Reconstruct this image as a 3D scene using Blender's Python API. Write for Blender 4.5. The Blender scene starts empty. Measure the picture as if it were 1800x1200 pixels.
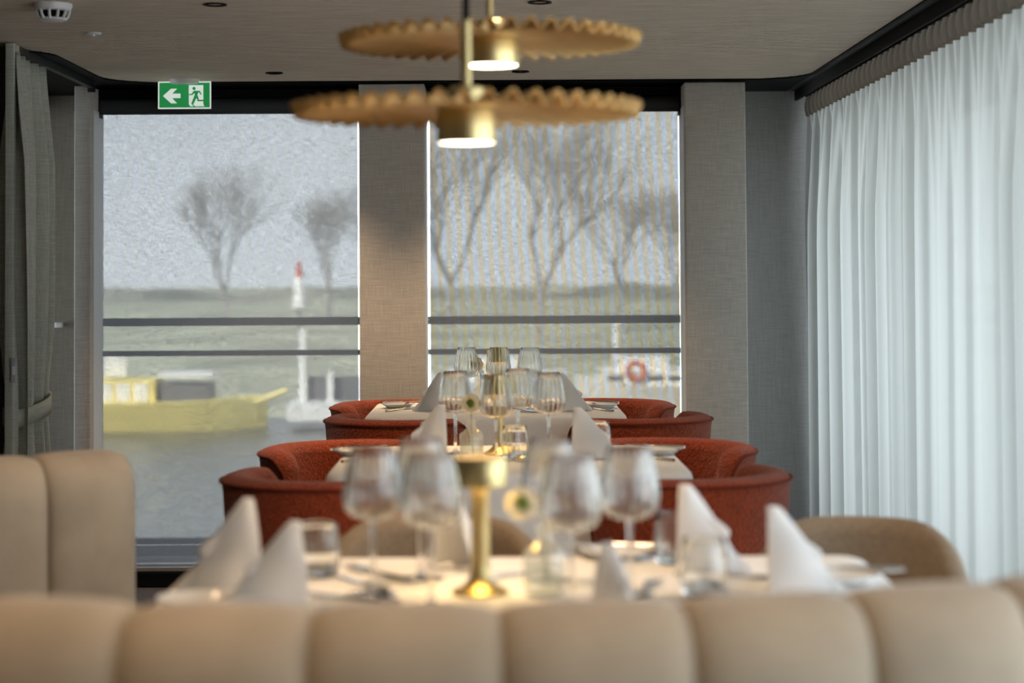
import bpy, bmesh, math, random
from mathutils import Vector, Matrix
random.seed(7)
PI = math.pi
S = bpy.context.scene
C = S.collection

# ------------------------------------------------------------------ camera
H, F = 1.25, 3500.0                      # eye height, focal length in pixels of the 1800 px wide frame
PITCH, ROLL = math.radians(2.0), -0.006
cam_data = bpy.data.cameras.new('camera')
cam = bpy.data.objects.new('camera', cam_data); C.objects.link(cam)
R = Matrix.Rotation(PI/2 + PITCH, 3, 'X') @ Matrix.Rotation(ROLL, 3, 'Z')
cam.matrix_world = Matrix.Translation((0, 0, H)) @ R.to_4x4()
cam_data.sensor_width = 36; cam_data.lens = 70
f0 = R.inverted() @ Vector((0, 1, 0)); f0 = f0 / -f0.z
SX = (f0.x*F + 25) / 1800; SY = (f0.y*F - 115) / 1800
cam_data.shift_x, cam_data.shift_y = SX, SY
cam_data.clip_start, cam_data.clip_end = 0.05, 2000
cam_data.dof.use_dof = True
cam_data.dof.focus_distance = 7.1
cam_data.dof.aperture_fstop = 2.8
S.camera = cam

def ray(px, py):
    return R @ Vector(((px-900)/F + SX*1800/F, -(py-600)/F + SY*1800/F, -1))
def atY(px, py, Y):
    d = ray(px, py); return Vector((0, 0, H)) + d*(Y/d.y)
def atZ(px, py, Z):
    d = ray(px, py); return Vector((0, 0, H)) + d*((Z-H)/d.z)

# ------------------------------------------------------------------ world, sun, exposure
SKY = 3.8
w = bpy.data.worlds.new('overcast'); S.world = w; w.use_nodes = True
nt = w.node_tree; nt.nodes.clear()
def N(t, typ, **kw):
    n = t.nodes.new(typ)
    for k, v in kw.items(): setattr(n, k, v)
    return n
tc = N(nt, 'ShaderNodeTexCoord'); sp = N(nt, 'ShaderNodeSeparateXYZ')
rp = N(nt, 'ShaderNodeValToRGB'); bg = N(nt, 'ShaderNodeBackground'); wo = N(nt, 'ShaderNodeOutputWorld')
no = N(nt, 'ShaderNodeTexNoise'); no.inputs['Scale'].default_value = 5; no.inputs['Detail'].default_value = 5
mx = N(nt, 'ShaderNodeMix', data_type='RGBA', blend_type='MULTIPLY'); mx.inputs[0].default_value = .35
cr = N(nt, 'ShaderNodeValToRGB')
cr.color_ramp.elements[0].position = .35; cr.color_ramp.elements[0].color = (.72, .76, .84, 1)
cr.color_ramp.elements[1].position = .65; cr.color_ramp.elements[1].color = (1, 1, 1, 1)
rp.color_ramp.elements[0].position = 0; rp.color_ramp.elements[0].color = (.90, .95, 1, 1)
rp.color_ramp.elements[1].position = .5; rp.color_ramp.elements[1].color = (.78, .88, 1, 1)
nt.links.new(tc.outputs['Generated'], sp.inputs[0]); nt.links.new(sp.outputs['Z'], rp.inputs[0])
nt.links.new(tc.outputs['Generated'], no.inputs['Vector']); nt.links.new(no.outputs['Fac'], cr.inputs[0])
nt.links.new(rp.outputs[0], mx.inputs[6]); nt.links.new(cr.outputs[0], mx.inputs[7])
nt.links.new(mx.outputs[2], bg.inputs[0]); bg.inputs[1].default_value = SKY
nt.links.new(bg.outputs[0], wo.inputs[0])
sd = bpy.data.lights.new('sun', 'SUN'); sun = bpy.data.objects.new('sun', sd); C.objects.link(sun)
sd.energy = 14.0; sd.angle = .2; sd.color = (1, .93, .82)
sun.rotation_euler = Vector((-.45, -.75, .62)).to_track_quat('Z', 'Y').to_euler()
def portal(loc, rot, sx, sy):
    l = bpy.data.lights.new('window_portal', 'AREA'); l.shape = 'RECTANGLE'; l.size, l.size_y = sx, sy
    l.cycles.is_portal = True
    o = bpy.data.objects.new('window_portal', l); o.location = loc; o.rotation_euler = rot; C.objects.link(o)
portal((1.93, 3.7, 1.0), (0, PI/2, 0), 1.9, 9.6)
portal((-.45, 8.75, 1.0), (-PI/2, 0, 0), 2.6, 2.0)
S.view_settings.view_transform = 'Standard'; S.view_settings.look = 'None'
S.view_settings.exposure = 0.6; S.view_settings.gamma = 1.0; S.view_settings.use_curve_mapping = False
S.cycles.max_bounces = 14; S.cycles.transparent_max_bounces = 24; S.cycles.transmission_bounces = 10
S.cycles.diffuse_bounces = 5; S.cycles.glossy_bounces = 5
S.cycles.sample_clamp_indirect = 6; S.cycles.caustics_reflective = False; S.cycles.caustics_refractive = True
DOWN_W, PEND_W, PEND_E, LED_E, LED_W = 38.0, 9.5, 10.0, 30.0, .5
WARM = (1, .68, .40)

# ------------------------------------------------------------------ materials
MAT = {}
def base_mat(name):
    m = bpy.data.materials.new(name); m.use_nodes = True; MAT[name] = m
    t = m.node_tree; t.nodes.clear()
    o = N(t, 'ShaderNodeOutputMaterial'); return m, t, o
def pmat(name, col, rough=.5, metal=0, sheen=0, noise=None, bump=None, var=.12, stretch=(1, 1, 1), coords='Object', spec=.5, emit=None):
    """principled material; noise = scale of a colour variation, bump = (scale, strength)"""
    m, t, o = base_mat(name)
    p = N(t, 'ShaderNodeBsdfPrincipled'); L = t.links.new
    p.inputs['Base Color'].default_value = (*col, 1); p.inputs['Roughness'].default_value = rough
    p.inputs['Metallic'].default_value = metal; p.inputs['Sheen Weight'].default_value = sheen
    p.inputs['Specular IOR Level'].default_value = spec
    if sheen: p.inputs['Sheen Roughness'].default_value = .5
    if emit: p.inputs['Emission Color'].default_value = (*emit[0], 1); p.inputs['Emission Strength'].default_value = emit[1]
    if noise or bump:
        c = N(t, 'ShaderNodeTexCoord'); mp = N(t, 'ShaderNodeMapping'); mp.inputs['Scale'].default_value = stretch
        L(c.outputs[coords], mp.inputs[0])
    if noise:
        n = N(t, 'ShaderNodeTexNoise'); n.inputs['Scale'].default_value = noise; n.inputs['Detail'].default_value = 4
        r = N(t, 'ShaderNodeValToRGB')
        a = tuple(max(0, x*(1-var)) for x in col); b = tuple(min(1, x*(1+var)) for x in col)
        r.color_ramp.elements[0].position = .3; r.color_ramp.elements[0].color = (*a, 1)
        r.color_ramp.elements[1].position = .7; r.color_ramp.elements[1].color = (*b, 1)
        L(mp.outputs[0], n.inputs['Vector']); L(n.outputs['Fac'], r.inputs[0]); L(r.outputs[0], p.inputs['Base Color'])
    if bump:
        n2 = N(t, 'ShaderNodeTexNoise'); n2.inputs['Scale'].default_value = bump[0]; n2.inputs['Detail'].default_value = 3
        bn = N(t, 'ShaderNodeBump'); bn.inputs['Strength'].default_value = bump[1]; bn.inputs['Distance'].default_value = bump[2] if len(bump) > 2 else .004
        L(mp.outputs[0], n2.inputs['Vector']); L(n2.outputs['Fac'], bn.inputs['Height']); L(bn.outputs[0], p.inputs['Normal'])
    L(p.outputs[0], o.inputs[0]); return m
def linen(name, col, contrast=.22, sc=1.0):
    """crosshatched linen cloth: two noises stretched across each other"""
    m, t, o = base_mat(name); L = t.links.new
    p = N(t, 'ShaderNodeBsdfPrincipled'); p.inputs['Roughness'].default_value = .85; p.inputs['Specular IOR Level'].default_value = .15
    c = N(t, 'ShaderNodeTexCoord'); fs = []
    for st in ((900, 900, 22), (24, 24, 700)):
        mp = N(t, 'ShaderNodeMapping'); mp.inputs['Scale'].default_value = tuple(s*sc*.55 for s in st)
        n = N(t, 'ShaderNodeTexNoise'); n.inputs['Scale'].default_value = 1; n.inputs['Detail'].default_value = 2
        L(c.outputs['Object'], mp.inputs[0]); L(mp.outputs[0], n.inputs['Vector']); fs.append(n)
    ad = N(t, 'ShaderNodeMath', operation='ADD'); L(fs[0].outputs['Fac'], ad.inputs[0]); L(fs[1].outputs['Fac'], ad.inputs[1])
    mr = N(t, 'ShaderNodeMapRange'); mr.inputs[1].default_value = .7; mr.inputs[2].default_value = 1.3; L(ad.outputs[0], mr.inputs[0])
    r = N(t, 'ShaderNodeValToRGB')
    r.color_ramp.elements[0].color = (*[x*(1-contrast) for x in col], 1); r.color_ramp.elements[1].color = (*[min(1, x*(1+contrast)) for x in col], 1)
    L(mr.outputs[0], r.inputs[0]); L(r.outputs[0], p.inputs['Base Color'])
    b = N(t, 'ShaderNodeBump'); b.inputs['Strength'].default_value = .25; b.inputs['Distance'].default_value = .001
    L(mr.outputs[0], b.inputs['Height']); L(b.outputs[0], p.inputs['Normal'])
    L(p.outputs[0], o.inputs[0]); return m
def sheer(name, col, transp, diff=.4):
    m, t, o = base_mat(name); L = t.links.new
    d = N(t, 'ShaderNodeBsdfDiffuse'); tl = N(t, 'ShaderNodeBsdfTranslucent'); tr = N(t, 'ShaderNodeBsdfTransparent')
    d.inputs[0].default_value = (*col, 1); tl.inputs[0].default_value = (*col, 1)
    c = N(t, 'ShaderNodeTexCoord'); mp = N(t, 'ShaderNodeMapping'); mp.inputs['Scale'].default_value = (300, 500, 60)
    n = N(t, 'ShaderNodeTexNoise'); n.inputs['Scale'].default_value = 1; n.inputs['Detail'].default_value = 2
    L(c.outputs['Object'], mp.inputs[0]); L(mp.outputs[0], n.inputs['Vector'])
    mr = N(t, 'ShaderNodeMapRange'); mr.inputs[1].default_value = .3; mr.inputs[2].default_value = .7
    mr.inputs[3].default_value = transp*.65; mr.inputs[4].default_value = transp*1.35; L(n.outputs['Fac'], mr.inputs[0])
    m1 = N(t, 'ShaderNodeMixShader'); m1.inputs[0].default_value = diff; L(tl.outputs[0], m1.inputs[1]); L(d.outputs[0], m1.inputs[2])
    m2 = N(t, 'ShaderNodeMixShader'); L(mr.outputs[0], m2.inputs[0]); L(m1.outputs[0], m2.inputs[1]); L(tr.outputs[0], m2.inputs[2])
    L(m2.outputs[0], o.inputs[0]); return m
def blind_mat(name, stripe):
    """screen fabric: a share of open weave you see through, the rest scatters daylight; faint moire bands put into the tint"""
    m, t, o = base_mat(name); L = t.links.new
    d = N(t, 'ShaderNodeBsdfDiffuse'); tl = N(t, 'ShaderNodeBsdfTranslucent'); tr = N(t, 'ShaderNodeBsdfTransparent')
    d.inputs[0].default_value = (.34, .35, .37, 1)
    c = N(t, 'ShaderNodeTexCoord'); fs = []
    for st in ((26, 1, 420), (420, 1, 40)):
        mp = N(t, 'ShaderNodeMapping'); mp.inputs['Scale'].default_value = st
        n = N(t, 'ShaderNodeTexNoise'); n.inputs['Scale'].default_value = 1; n.inputs['Detail'].default_value = 3
        L(c.outputs['Object'], mp.inputs[0]); L(mp.outputs[0], n.inputs['Vector']); fs.append(n)
    ad = N(t, 'ShaderNodeMath', operation='ADD'); L(fs[0].outputs['Fac'], ad.inputs[0]); L(fs[1].outputs['Fac'], ad.inputs[1])
    mr = N(t, 'ShaderNodeMapRange'); mr.inputs[1].default_value = .7; mr.inputs[2].default_value = 1.3
    mr.inputs[3].default_value = .06; mr.inputs[4].default_value = .19; L(ad.outputs[0], mr.inputs[0])
    # moire bands painted as fabric tint, slightly slanted
    mp = N(t, 'ShaderNodeMapping'); mp.inputs['Rotation'].default_value = (0, .055, 0)
    wv = N(t, 'ShaderNodeTexWave', wave_type='BANDS', bands_direction='X'); wv.inputs['Scale'].default_value = 7.2
    wv.inputs['Distortion'].default_value = 1.8; wv.inputs['Detail'].default_value = 1; wv.inputs['Detail Scale'].default_value = .35
    L(c.outputs['Object'], mp.inputs[0]); L(mp.outputs[0], wv.inputs['Vector'])
    rr = N(t, 'ShaderNodeValToRGB'); k = stripe
    rr.color_ramp.elements[0].position = .1; rr.color_ramp.elements[0].color = (1-.07*k, 1-.04*k, 1, 1)
    rr.color_ramp.elements[1].position = .85; rr.color_ramp.elements[1].color = (1-.01*k, 1-.075*k, 1-.17*k, 1)
    L(wv.outputs['Fac'], rr.inputs[0]); L(rr.outputs[0], tr.inputs[0])
    sc = N(t, 'ShaderNodeMix', data_type='RGBA', blend_type='MULTIPLY'); sc.inputs[0].default_value = 1
    sc.inputs[6].default_value = (.075, .077, .081, 1); L(rr.outputs[0], sc.inputs[7]); L(sc.outputs[2], tl.inputs[0])
    m1 = N(t, 'ShaderNodeMixShader'); m1.inputs[0].default_value = .35; L(tl.outputs[0], m1.inputs[1]); L(d.outputs[0], m1.inputs[2])
    m2 = N(t, 'ShaderNodeMixShader'); L(mr.outputs[0], m2.inputs[0]); L(m1.outputs[0], m2.inputs[1]); L(tr.outputs[0], m2.inputs[2])
    L(m2.outputs[0], o.inputs[0]); return m
def thin_glass(name, col=(.97, .98, .98), edge=.75, haze=0):
    m, t, o = base_mat(name); L = t.links.new
    tr = N(t, 'ShaderNodeBsdfTransparent'); tr.inputs[0].default_value = (*col, 1)
    g = N(t, 'ShaderNodeBsdfGlossy'); g.inputs['Roughness'].default_value = .03
    lw = N(t, 'ShaderNodeLayerWeight'); lw.inputs[0].default_value = .5
    pw = N(t, 'ShaderNodeMath', operation='POWER'); pw.inputs[1].default_value = 2; L(lw.outputs['Facing'], pw.inputs[0])
    mr = N(t, 'ShaderNodeMapRange'); mr.inputs[3].default_value = .11; mr.inputs[4].default_value = edge; L(pw.outputs[0], mr.inputs[0])
    mx = N(t, 'ShaderNodeMixShader'); L(mr.outputs[0], mx.inputs[0]); L(tr.outputs[0], mx.inputs[1]); L(g.outputs[0], mx.inputs[2])
    out = mx
    if haze:
        tl = N(t, 'ShaderNodeBsdfTranslucent'); tl.inputs[0].default_value = (.9, .92, .92, 1)
        m2 = N(t, 'ShaderNodeMixShader'); m2.inputs[0].default_value = haze
        L(mx.outputs[0], m2.inputs[1]); L(tl.outputs[0], m2.inputs[2]); out = m2
    L(out.outputs[0], o.inputs[0]); return m
def solid_glass(name, col=(1, 1, 1), ior=1.47, rough=0):
    m, t, o = base_mat(name); g = N(t, 'ShaderNodeBsdfGlass'); g.inputs['Color'].default_value = (*col, 1)
    g.inputs['IOR'].default_value = ior; g.inputs['Roughness'].default_value = rough; t.links.new(g.outputs[0], o.inputs[0]); return m
def emitter(name, col, k):
    m, t, o = base_mat(name); e = N(t, 'ShaderNodeEmission'); e.inputs[0].default_value = (*col, 1); e.inputs[1].default_value = k
    t.links.new(e.outputs[0], o.inputs[0]); return m

M_pillar = linen('linen_pillar', (.50, .475, .435), .2)
M_recess = linen('linen_recess', (.30, .295, .285), .16)
M_black = pmat('black_paint', (.004, .004, .0045), .5, spec=.06)
M_dark = pmat('unlit_room_dark', (.03, .022, .018), .6, noise=6, var=.4)
M_graphite = pmat('graphite_metal', (.05, .055, .06), .35, metal=.6)
M_slat = pmat('greige_slat', (.62, .545, .45), .6, noise=14, var=.16, stretch=(.4, 8, 8))
M_slatback = pmat('slat_backing', (.03, .026, .022), .9, spec=.1)
M_carpet = pmat('brown_carpet', (.045, .032, .026), .95, noise=60, var=.4, bump=(400, .5))
M_wall = pmat('plain_wall', (.32, .29, .25), .8, noise=4, var=.06)
M_blind_a = blind_mat('screen_fabric_plain', .22)
M_blind_b = blind_mat('screen_fabric_banded', 2.3)
M_roller = pmat('roller_fabric', (.032, .034, .036), .8, noise=300, var=.2)
M_sheer = sheer('white_voile', (.51, .525, .50), .02, .42)
M_voiletape = sheer('voile_heading', (.30, .265, .225), .02, .7)  # same curtain painted darker and browner, for its back without daylight
M_lcurt = linen('grey_green_linen', (.42, .43, .375), .2, .8)
M_rust = pmat('rust_boucle', (.28, .042, .009), .95, sheen=.25, noise=90, var=.28, bump=(170, 1.0, .009), spec=.1)
M_rustpipe = pmat('rust_piping', (.16, .024, .008), .9, sheen=.1, noise=120, var=.2, bump=(400, .6), spec=.1)
M_beige = pmat('beige_velvet', (.365, .30, .222), .9, sheen=.2, noise=9, var=.1, bump=(60, .25, .004), spec=.15)
M_tan = pmat('tan_weave', (.22, .163, .108), .9, sheen=.2, noise=120, var=.14, bump=(350, .4), spec=.1)
M_cloth = pmat('white_damask', (.80, .79, .77), .75, noise=30, var=.03, bump=(220, .12, .001), spec=.2)
M_napkin = sheer('white_napkin', (.92, .91, .90), .0, .55)
M_brass = pmat('brushed_brass', (.60, .48, .235), .38, metal=1, noise=40, var=.1, stretch=(1, 1, .1))
M_disc = pmat('satin_brass_sheet', (.68, .43, .17), .5, metal=.8, noise=18, var=.1)
M_steel = pmat('polished_steel', (.62, .61, .60), .14, metal=1)
M_porc = pmat('white_porcelain', (.82, .82, .80), .18, spec=.6)
M_wood = pmat('dark_wood', (.06, .035, .02), .5, noise=20, var=.3, stretch=(6, 6, .6))
M_white = pmat('white_plastic', (.75, .75, .74), .4)
M_greyplast = pmat('grey_plastic', (.42, .43, .45), .45)
M_bowl = thin_glass('wine_glass_bowl', haze=.05)
M_pane = thin_glass('window_pane', (.97, .985, .98), .4)
M_vase = thin_glass('ribbed_bottle_glass', (.93, .94, .92), .75, haze=.16)
M_stem = solid_glass('solid_glass')
M_bowl = solid_glass('wine_glass_crystal', (.985, .99, .985), 1.5)
M_thresh = pmat('matte_threshold', (.004, .004, .004), 1.0, spec=0)
M_jamb = pmat('white_jamb', (.72, .73, .74), .5)
M_water = thin_glass('vase_water', (.93, .95, .93), .3, haze=.06)
M_green = pmat('flower_green', (.20, .27, .04), .7, noise=400, var=.5, bump=(700, 1, .002))
M_leafstem = pmat('green_stem', (.16, .24, .06), .6)
M_petal = sheer('cream_petal', (.90, .84, .66), .02, .6)
M_seed = pmat('dark_seed', (.05, .035, .02), .7)
M_pend_glow = emitter('pendant_diffuser', (1, .80, .55), PEND_E)
M_led = emitter('lamp_led', (1, .62, .18), LED_E)
M_sign_green = pmat('sign_green', (.025, .30, .085), .4, emit=((.03, .45, .12), .22))
M_sign_white = pmat('sign_white', (.85, .87, .85), .4, emit=((.9, 1, .92), .35))
M_signled = emitter('sign_led', (.8, 1, .85), 9.0)
M_glint = pmat('downlight_inner', (.03, .02, .014), .35, metal=.4)
M_rail = pmat('rail_metal', (.018, .018, .022), .45, metal=.3)
M_deck = pmat('deck_plate', (.10, .105, .12), .5, noise=8, var=.2)
M_decklite = pmat('deck_edge', (.42, .43, .45), .4)
M_river = pmat('river_water', (.05, .055, .045), .25, bump=(1.6, .9, .2), stretch=(1, .35, 1), coords='Object', spec=.7)
M_grass = pmat('bank_grass', (.34, .35, .26), .95, noise=.25, var=.4)
M_hedge = pmat('far_hedge', (.26, .27, .25), .95, noise=.4, var=.35)
M_bark = pmat('bare_bark', (.36, .34, .335), .9, noise=3, var=.25)
M_yellow = pmat('yellow_hull', (.86, .72, .22), .4, noise=1, var=.08)
M_boatwhite = pmat('boat_white', (.82, .82, .80), .35)
M_boatglass = pmat('boat_window', (.05, .06, .075), .1)
M_boatgrey = pmat('boat_grey', (.13, .13, .14), .5)
M_red = pmat('marker_red', (.55, .10, .05), .5)

# ------------------------------------------------------------------ builders
class MB:
    """collects geometry and links it as ONE mesh object"""
    def __init__(s): s.v, s.f = [], []
    def add(s, vs, fs):
        k = len(s.v); s.v += [tuple(v) for v in vs]; s.f += [tuple(i+k for i in f) for f in fs]; return s
    def box(s, x0, x1, y0, y1, z0, z1):
        v = [(x, y, z) for x in (x0, x1) for y in (y0, y1) for z in (z0, z1)]
        return s.add(v, [(0, 1, 3, 2), (4, 6, 7, 5), (0, 4, 5, 1), (2, 3, 7, 6), (0, 2, 6, 4), (1, 5, 7, 3)])
    def rbox(s, x0, x1, y0, y1, z0, z1, r, seg=3):
        """box with rounded vertical corners and a softened top and bottom"""
        rings = []
        for z, ins in ((z0, r*.5), (z0+r*.5, 0), (z1-r*.5, 0), (z1, r*.5)):
            ring = []
            for cx, cy, a0 in ((x1-r, y1-r, 0), (x0+r, y1-r, PI/2), (x0+r, y0+r, PI), (x1-r, y0+r, 1.5*PI)):
                for i in range(seg+1):
                    a = a0 + PI/2*i/seg; ring.append((cx+(r-ins)*math.cos(a), cy+(r-ins)*math.sin(a), z))
            rings.append(ring)
        return s.loft(rings, True, True, True)
    def loft(s, rings, closed=True, cap0=False, cap1=False):
        n = len(rings[0]); v = [p for r in rings for p in r]; f = []
        for i in range(len(rings)-1):
            for j in range(n if closed else n-1):
                k = (j+1) % n; f.append((i*n+j, i*n+k, (i+1)*n+k, (i+1)*n+j))
        if cap0: f.append(tuple(range(n))[::-1])
        if cap1: f.append(tuple((len(rings)-1)*n+j for j in range(n)))
        return s.add(v, f)
    def lathe(s, prof, seg=32, c=(0, 0, 0), rib=0, ribn=0):
        rings = []
        for p in prof:
            r, z = p[0], p[1]; k = p[2] if len(p) > 2 else 0
            rings.append([(c[0]+r*(1+rib*k*math.cos(ribn*2*PI*j/seg))*math.cos(2*PI*j/seg), c[1]+r*(1+rib*k*math.cos(ribn*2*PI*j/seg))*math.sin(2*PI*j/seg), c[2]+z) for j in range(seg)])
        return s.loft(rings, True, prof[0][0] > 1e-4 and False, False)
    def tube(s, pts, rad, seg=8, caps=True):
        pts = [Vector(p) for p in pts]; rings = []
        for i, p in enumerate(pts):
            d = (pts[min(i+1, len(pts)-1)] - pts[max(i-1, 0)]).normalized()
            a = d.orthogonal().normalized() if i == 0 else (a - d*a.dot(d)).normalized()
            b = d.cross(a); r = rad[i] if isinstance(rad, (list, tuple)) else rad
            rings.append([p + (a*math.cos(2*PI*j/seg) + b*math.sin(2*PI*j/seg))*r for j in range(seg)])
        return s.loft(rings, True, caps, caps)
    def prism(s, outline, z0, z1):
        """extrude an outline of (x, y) points between two heights"""
        return s.loft([[(x, y, z0) for x, y in outline], [(x, y, z1) for x, y in outline]], True, True, True)
    def mesh(s, name, mat, smooth=True, ang=40):
        m = bpy.data.meshes.new(name); m.from_pydata(s.v, [], s.f); m.materials.append(mat)
        bm = bmesh.new(); bm.from_mesh(m); bmesh.ops.recalc_face_normals(bm, faces=bm.faces); bm.to_mesh(m); bm.free()
        if smooth:
            m.polygons.foreach_set('use_smooth', [True]*len(m.polygons)); m.set_sharp_from_angle(angle=math.radians(ang))
        return m
    def build(s, name, mat, parent=None, loc=(0, 0, 0), rz=0, smooth=True, ang=40):
        o = bpy.data.objects.new(name, s.mesh(name, mat, smooth, ang)); C.objects.link(o)
        o.location = loc; o.rotation_euler = (0, 0, rz)
        if parent: o.parent = parent
        return o
def thing(name, label, cat, loc=(0, 0, 0), rz=0, group=None):
    o = bpy.data.objects.new(name, None); C.objects.link(o); o.empty_display_size = .05
    o.location = loc; o.rotation_euler = (0, 0, rz); o['label'] = label; o['category'] = cat
    if group: o['group'] = group
    return o
def tag(o, label, cat, group=None):
    o['label'] = label; o['category'] = cat
    if group: o['group'] = group
    return o
def struct(o, label=None):
    o['kind'] = 'structure'
    if label: o['label'] = label
    return o
def dup(root, label, loc=None, rz=None, group=None):
    """copy a thing with its parts and sub-parts"""
    r = root.copy(); C.objects.link(r); r['label'] = label
    if loc is not None: r.location = loc
    if rz is not None: r.rotation_euler = (0, 0, rz)
    if group: r['group'] = group
    for ch in list(root.children):
        c = ch.copy(); C.objects.link(c); c.parent = r
        for g in list(ch.children):
            d = g.copy(); C.objects.link(d); d.parent = c
    return r
def spot(parent, loc, watts, size, col, blend=.6, rad=.03):
    l = bpy.data.lights.new('lamp_light', 'SPOT'); l.energy = watts; l.spot_size = size; l.spot_blend = blend; l.color = col; l.shadow_soft_size = rad
    o = bpy.data.objects.new('lamp_light', l); C.objects.link(o); o.location = loc
    if parent: o.parent = parent
    return o

# ================================================================== the room
CZ = 2.053                                # underside of the slatted ceiling
YB = 8.15                                 # its back edge
struct(MB().box(-4.1, 1.95, -3.1, 8.95, -.06, 0).build('floor', M_carpet, smooth=False), 'dark brown carpet')
XR = 1.258
def x_left(y):
    if y <= 6.9: return -4.0
    if y < 7.15: return -1.83 + math.sqrt(max(0, .0625-(7.15-y)**2))
    if y < 7.90: return -1.58
    return -1.33 - math.sqrt(max(0, .0625-(y-7.90)**2))
def x_right(y):
    if y < 7.90: return XR
    return XR-.25 + math.sqrt(max(0, .0625-(y-7.90)**2))
# slab and black soffit above the slats
ceil = struct(MB().box(-4.1, 1.95, -3.1, 8.95, 2.078, 2.30).build('ceiling', M_slatback, smooth=False), 'ceiling clad in narrow greige wood slats')
PIT, GR = .0415, .012
y = YB - PIT; far = MB(); nslat = 0; ngroup = MB()
while y > -3.0:
    a, b = y, y+PIT-GR
    q = [(x_left(a), a), (x_right(a), a), (x_right(b), b), (x_left(b), b)]
    mbx = MB().prism(q, CZ, 2.078)
    if a > 5.6: mbx.build('slat', M_slat, ceil, smooth=False)
    else: ngroup.add(mbx.v, mbx.f)
    y -= PIT
o = ngroup.build('slat', M_slat, ceil, smooth=False); o['kind'] = 'stuff'
# thin black edge strip along the outline of the slatted field
line = [(-4.0, 6.9), (-1.83, 6.9)] + [(-1.83+.25*math.sin(a), 7.15-.25*math.cos(a)) for a in [PI/2*i/8 for i in range(1, 9)]]
line += [(-1.58, 7.90)] + [(-1.33-.25*math.cos(a), 7.90+.25*math.sin(a)) for a in [PI/2*i/8 for i in range(1, 9)]]
line += [(XR-.25, YB)] + [(XR-.25+.25*math.sin(a), 7.90+.25*math.cos(a)) for a in [PI/2*i/8 for i in range(1, 9)]] + [(XR, -3)]
def strip(pts, w, z0, z1):
    rings = []
    for i, p in enumerate(pts):
        a, b = Vector(pts[max(i-1, 0)]), Vector(pts[min(i+1, len(pts)-1)])
        d = (b-a).normalized(); n = Vector((-d.y, d.x))*w
        rings.append([(p[0], p[1], z0), (p[0]+n.x, p[1]+n.y, z0), (p[0]+n.x, p[1]+n.y, z1), (p[0], p[1], z1)])
    return MB().loft(rings, True, True, True)
struct(strip(line, .014, CZ-.006, 2.078).build('trim_1', M_black), 'black edge strip around the slatted ceiling')
# black soffit behind and beside the slatted field
sf = MB()
sf.prism([(1.2, 8.9), (-4.0, 8.9), (-4.0, 6.915)] + [(p[0]-.012, p[1]+.012) for p in line[1:10]] + [(-1.594, 7.9)] + [(p[0]-.01, p[1]+.012) for p in line[11:19]] + [(XR-.25, YB+.014)] + [(p[0]+.012, p[1]+.012) for p in line[20:27]] + [(XR+.014, 7.95), (XR+.014, 8.9)], CZ-.001, 2.0785)
struct(sf.build('trim_2', M_black, smooth=False), 'black soffit behind the slatted ceiling')
# pelmet of the right curtain: grey ledge, black face
pel = MB().box(XR+.014, 1.302, -3, 8.69, CZ-.002, 2.077)
struct(pel.build('trim_3', M_graphite, smooth=False), 'dark grey ledge beside the slatted ceiling')
struct(MB().box(1.302, 1.314, -3, 8.69, 2.008, 2.0775).build('trim_4', M_black, smooth=False), 'black pelmet board above the voile curtain')

# back wall: recess panels, header, pillars
YW = 8.70
wb = MB().box(1.0, 1.95, YW, YW+.1, 0, CZ-.002).box(1.273, 1.95, YW, YW+.1, CZ-.002, 2.0775)
struct(wb.build('wall_back', M_recess, smooth=False), 'blue grey linen wall panels in the corner recesses')
struct(MB().box(-1.80, .86, 8.46, 8.62, 1.962, 2.053).build('trim_5', M_black, smooth=False), 'black header above the two blinds')
struct(MB().box(-1.70, .80, 8.10, 8.66, 0, .006).build('trim_6', M_thresh, smooth=False), 'black threshold plate at the foot of the windows')
struct(MB().box(-2.12, atY(131, 450, 8.2).x, YW, YW+.1, 0, CZ-.002).build('trim_14', linen('linen_warm', (.33, .29, .235), .18), smooth=False), 'warm grey linen panel in the left recess')
def pillar(n, x0, x1, label):
    struct(MB().rbox(x0, x1, 8.20, 8.45, 0, CZ-.008, .006).build('trim_%d' % n, M_pillar, smooth=True), label)
xa = lambda px, Y=8.2: atY(px, 450, Y).x
pillar(7, xa(631.5), xa(747), 'linen covered pillar between the two windows')
pillar(8, xa(1206), xa(1313), 'linen covered pillar right of the right window')
pillar(9, xa(130), xa(158.5), 'slim linen covered pillar left of the left window')
struct(MB().box(xa(130)-.012, xa(130)+.002, 8.32, 8.70, 0, CZ-.008).build('trim_10', M_recess, smooth=False), 'linen return beside the slim pillar')

# right window wall behind the voile
wr = MB()
wr.box(1.86, 1.95, -3, 8.8, 1.95, 2.08).box(1.86, 1.95, -3, 8.8, 0, .10).box(1.86, 1.95, 8.5, 8.8, .1, 1.95).box(1.86, 1.95, -3, -1.0, .1, 1.95)
struct(wr.build('wall_right', M_wall, smooth=False))
w3 = MB()
for yy in (-1.0, .9, 2.8, 4.7, 6.6, 8.44): w3.box(1.87, 1.92, yy, yy+.06, .1, 1.95)
w3.box(1.87, 1.92, -1, 8.5, .1, .15).box(1.87, 1.92, -1, 8.5, 1.90, 1.95)
win3 = struct(w3.build('window_3', M_graphite, smooth=False), 'tall dark framed window behind the voile')
for i in range(5):
    MB().box(1.892, 1.898, -.94+1.9*i, .9+1.9*i - (.0 if i < 4 else .06), .15, 1.90).build('pane', M_pane, win3, smooth=False)
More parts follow.
